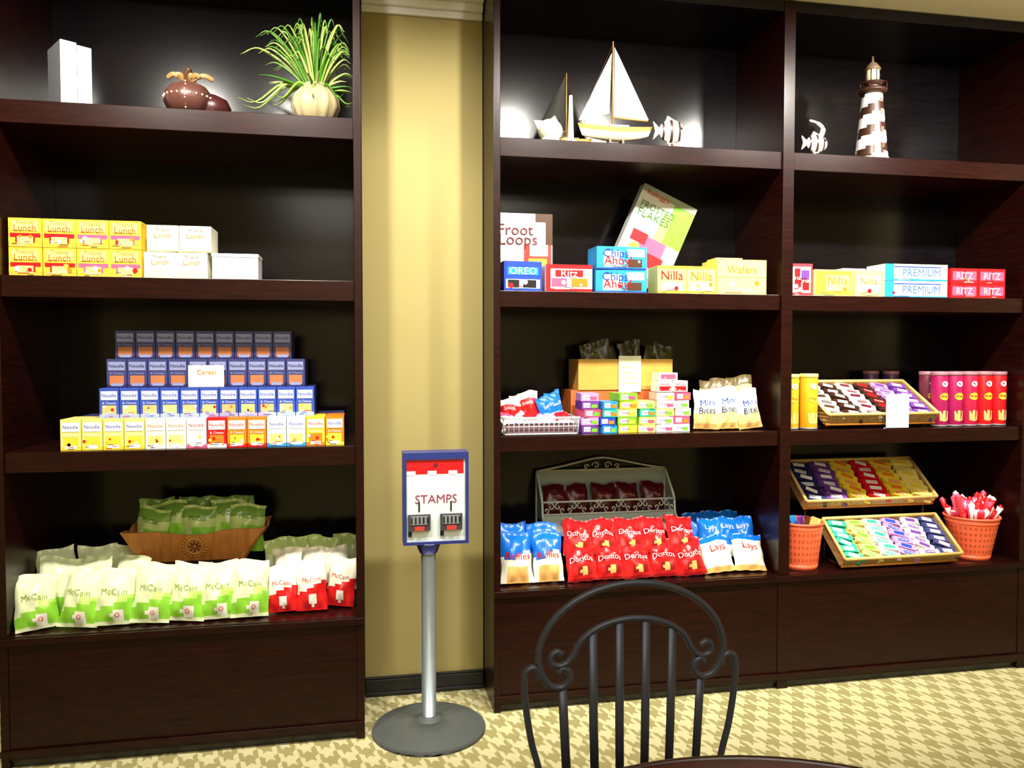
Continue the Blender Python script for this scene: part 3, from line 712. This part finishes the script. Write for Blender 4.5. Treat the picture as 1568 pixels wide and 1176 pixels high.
for i in range(5): mb.box(-.03, .03, -.008, .008, 0, .13, [NAVY, SKY, PURP, BRN, YELL][i], Matrix.Translation((2.03+.02*i, 3.43+.01*(i % 2), zb+.11)) @ Matrix.Rotation(.2*(i-2), 4, 'Y') @ Matrix.Rotation(.4*i, 4, 'Z'))
mb.build("plastic_bucket")
mb = MB(); bucket(mb, 3.01, 3.42, zb, .085, .125, .21)
for i in range(70):
    a = random.uniform(0, 2*PI); r = random.uniform(.1, 1)*.11; tx = random.uniform(-.5, .45); ty = random.uniform(-.35, .2)
    p = Vector((3.01+r*math.cos(a)*.7, 3.42+r*math.sin(a)*.7, zb+.08)); L = random.uniform(.14, .25); q = p+Vector((tx*L, ty*L, L))
    mb.tube([p, p.lerp(q, .7), q], [.007, .007, .016], random.choice([RED, RED, M((240, 60, 70)), PINK, WHITE]), 6)
    mb.lathe([(0, -.015), (.015, 0), (0, .015)], q, random.choice([RED, WHITE, PINK, RED]), 8)
mb.build("candy_stick_bucket")

# ------------------------------------------------------------------ stamp dispenser stand
mb = MB(); sx, sy = .262, 3.215
mb.lathe([(.235, 0), (.235, .008), (.22, .016), (.12, .03), (.05, .042), (.035, .06), (.0, .06)], (sx, sy, 0.001), M((95, 100, 98), .45, .3), 56)
mb.lathe([(.03, .05), (.03, .78), (.03, .785)], (sx, sy, 0), STEEL, 24)
mb.lathe([(.036, .74), (.05, .775), (.05, .785)], (sx, sy, 0), NAVY, 24)
bx0, bx1 = .158, .424; z0, z1 = .782, 1.158; yf = 3.17
FR = M((35, 50, 120), .35)
mb.box(bx0, bx1, yf+.012, yf+.10, z0, z1, FR)
for a in ((bx0, bx1, z1-.028, z1), (bx0, bx1, z0, z0+.012), (bx0, bx0+.013, z0+.012, z1-.028), (bx1-.013, bx1, z0+.012, z1-.028)): mb.box(a[0], a[1], yf, yf+.012, a[2], a[3], FR)
mb.box(bx0+.013, bx1-.013, yf+.008, yf+.012, z0+.012, z1-.028, M((215, 228, 228)))
y = yf+.0072
mb.quad(bx0+.014, bx1-.02, y, z1-.088, z1-.03, RED)
for k in range(3): mb.quad(bx0+.014+.085*k, bx0+.05+.085*k, y-.0005, z1-.092, z1-.075, WHITE)
N = 16; mb.add([(.289+.009*math.cos(2*PI*k/N), y-.001, z1-.052+.009*math.sin(2*PI*k/N)) for k in range(N)], [tuple(range(N))], MAR)
mb.ftext("STAMPS", .291, y-.001, z1-.19, .17, M((150, 50, 90)))
for cx in (.222, .352):
    mb.box(cx-.003, cx+.003, y-.002, y, z0+.135, z0+.175, BLK)
    mb.box(cx-.045, cx+.045, y-.014, y, z0+.06, z0+.125, DGREY); mb.box(cx-.036, cx+.036, y-.018, y-.014, z0+.085, z0+.12, GREY)
    mb.box(cx-.02, cx+.02, y-.022, y-.014, z0+.062, z0+.078, M((190, 60, 50)))
    for k in range(5): mb.box(cx-.034+.016*k, cx-.028+.016*k, y-.02, y-.018, z0+.09, z0+.116, BLK)
    mb.box(cx-.045, cx-.03, y-.006, y, z0+.035, z0+.055, BLK)
mb.build("stamp_dispenser_stand", .0012)

# ------------------------------------------------------------------ chair
mb = MB(); cx, yb = .665, 1.86; R = .0085
def P(x, z, y=yb): return (cx+x, y, z)
arch = [P(.245*math.cos(a), .80+.18*math.sin(a)) for a in [PI*k/24 for k in range(25)]]
def curl(d):
    return [P(d*.238, .765), P(d*.215, .735), P(d*.185, .728), P(d*.165, .745), P(d*.168, .768), P(d*.185, .775), P(d*.192, .763)]
mb.tube(spline(curl(1)[::-1], 6)[:-1]+[Vector(p) for p in arch]+spline(curl(-1), 6)[1:], R, IRON, 10)
inn = [P(.155*math.cos(a), .795+.095*math.sin(a)) for a in [PI*k/20 for k in range(1, 20)]]
def icurl(d): return [P(d*.165, .79), P(d*.19, .782), P(d*.21, .79), P(d*.212, .808), P(d*.197, .818), P(d*.183, .81)]
mb.tube(spline(icurl(1)[::-1], 6)[:-1]+[Vector(p) for p in inn]+spline(icurl(-1), 6)[1:], R*.9, IRON, 10)
for x in (-.183, -.105, -.035, .035, .105, .183):
    zt_ = .795+.095*math.sqrt(max(0, 1-(x/.155)**2)) if abs(x) < .15 else .73
    mb.tube([P(x, zt_), P(x*.97, .62), P(x*.93, .48)], .0115, IRON, 8, ry=.004)
for d in (-1, 1):
    mb.tube(spline([P(d*.24, .752), P(d*.245, .775), P(d*.262, .782), P(d*.278, .765), P(d*.277, .70), P(d*.262, .60), P(d*.235, .48), (cx+d*.225, yb+.01, .25), (cx+d*.23, yb+.04, .01)], 8), R, IRON, 10)
    mb.tube(spline([(cx+d*.21, yb-.40, .455), (cx+d*.215, yb-.41, .2), (cx+d*.225, yb-.42, .01)], 6), R, IRON, 10)
    mb.tube([(cx+d*.235, yb, .47), (cx+d*.21, yb-.40, .455)], R, IRON)
    mb.tube([(cx+d*.225, yb+.01, .2), (cx+d*.215, yb-.41, .2)], R*.7, IRON)
mb.tube([P(-.235, .48), P(.235, .48)], R, IRON); mb.tube([(cx-.21, yb-.40, .455), (cx+.21, yb-.40, .455)], R, IRON)
T = Matrix.Translation((cx, yb-.205, .445))
vs = []; fs = []; n = 32
for (s, z) in ((.93, .0), (1, .015), (1, .035), (.9, .05), (.0, .055)):
    for k in range(n):
        a = 2*PI*k/n; c_, s_ = math.cos(a), math.sin(a)
        vs.append((.215*s*math.copysign(abs(c_)**.6, c_), .195*s*math.copysign(abs(s_)**.6, s_), z))
for i in range(4):
    for k in range(n): fs.append((i*n+k, i*n+(k+1) % n, (i+1)*n+(k+1) % n, (i+1)*n+k))
fs.append(tuple(range(n))[::-1]); mb.add(vs, fs, M((80, 45, 35), .6), True, T)
mb.build("dining_chair")

# table
mb = MB()
tc_ = (.613, .84, 0)
mb.lathe([(.56, .705), (.60, .71), (.612, .725), (.612, .738), (.60, .75), (.0, .7505)], tc_, TABLEW, 96)
mb.lathe([(.30, 0.001), (.30, .02), (.06, .05), (.04, .10), (.04, .68), (.20, .705)], tc_, IRON, 40)
mb.tube([(tc_[0]+.592*math.cos(2*PI*k/96), tc_[1]+.592*math.sin(2*PI*k/96), .748) for k in range(96)], .008, M((40, 15, 10), .25), 8, closed=True)
mb.build("round_table")

# ------------------------------------------------------------------ lights
def downlight(x, y, tgt, e, ang=85, col=(1, .95, .86), size=.06):
    l = bpy.data.lights.new("downlight_lamp", 'SPOT'); l.energy = e; l.spot_size = math.radians(ang); l.spot_blend = .7; l.color = col; l.shadow_soft_size = size
    o = bpy.data.objects.new("downlight_lamp", l); bpy.context.collection.objects.link(o); o.location = (x, y, ZC-.03)
    o.rotation_euler = (Vector(tgt)-o.location).to_track_quat('-Z', 'Y').to_euler()
    mb = MB(); mb.lathe([(.055, -.001), (.075, -.004), (.075, -.010), (.055, -.006)], (x, y, ZC), WHITE, 32, cap=False); mb.build("recessed_light")
for x, e in ((-1.0, 195), (-.35, 195), (1.0, 205), (1.6, 185), (2.4, 215), (2.95, 225)):
    downlight(x, 2.1, (x, 3.6, 1.75), e, 98)
downlight(.12, 2.9, (.14, 3.6, 1.7), 20, 62)
def area(x, y, sx_, sy_, e, col):  # unseen area fill added below the ceiling for ambient light, no fixture
    l = bpy.data.lights.new("ambient_fill_light", 'AREA'); l.shape = 'RECTANGLE'; l.size = sx_; l.size_y = sy_; l.energy = e; l.color = col
    o = bpy.data.objects.new("ambient_fill_light", l); bpy.context.collection.objects.link(o); o.location = (x, y, ZC-.02)
area(.5, .2, 2.5, 1.2, 50, (1, .95, .85))
area(.5, -1.6, 2.5, 1.2, 75, (1, .95, .85))
w = bpy.data.worlds.new("room_world"); scene.world = w; w.use_nodes = True
w.node_tree.nodes["Background"].inputs[0].default_value = (.9, .9, 1, 1); w.node_tree.nodes["Background"].inputs[1].default_value = 0.3

# ------------------------------------------------------------------ camera
cam = bpy.data.cameras.new("camera"); co = bpy.data.objects.new("camera", cam); bpy.context.collection.objects.link(co)
co.location = (0, 0, 1.55); co.rotation_euler = (math.radians(90-2.05), 0, math.radians(-10.8))
cam.sensor_width = 36; cam.lens = 27.55; cam.clip_start = .05
scene.camera = co
scene.view_settings.view_transform = 'Standard'
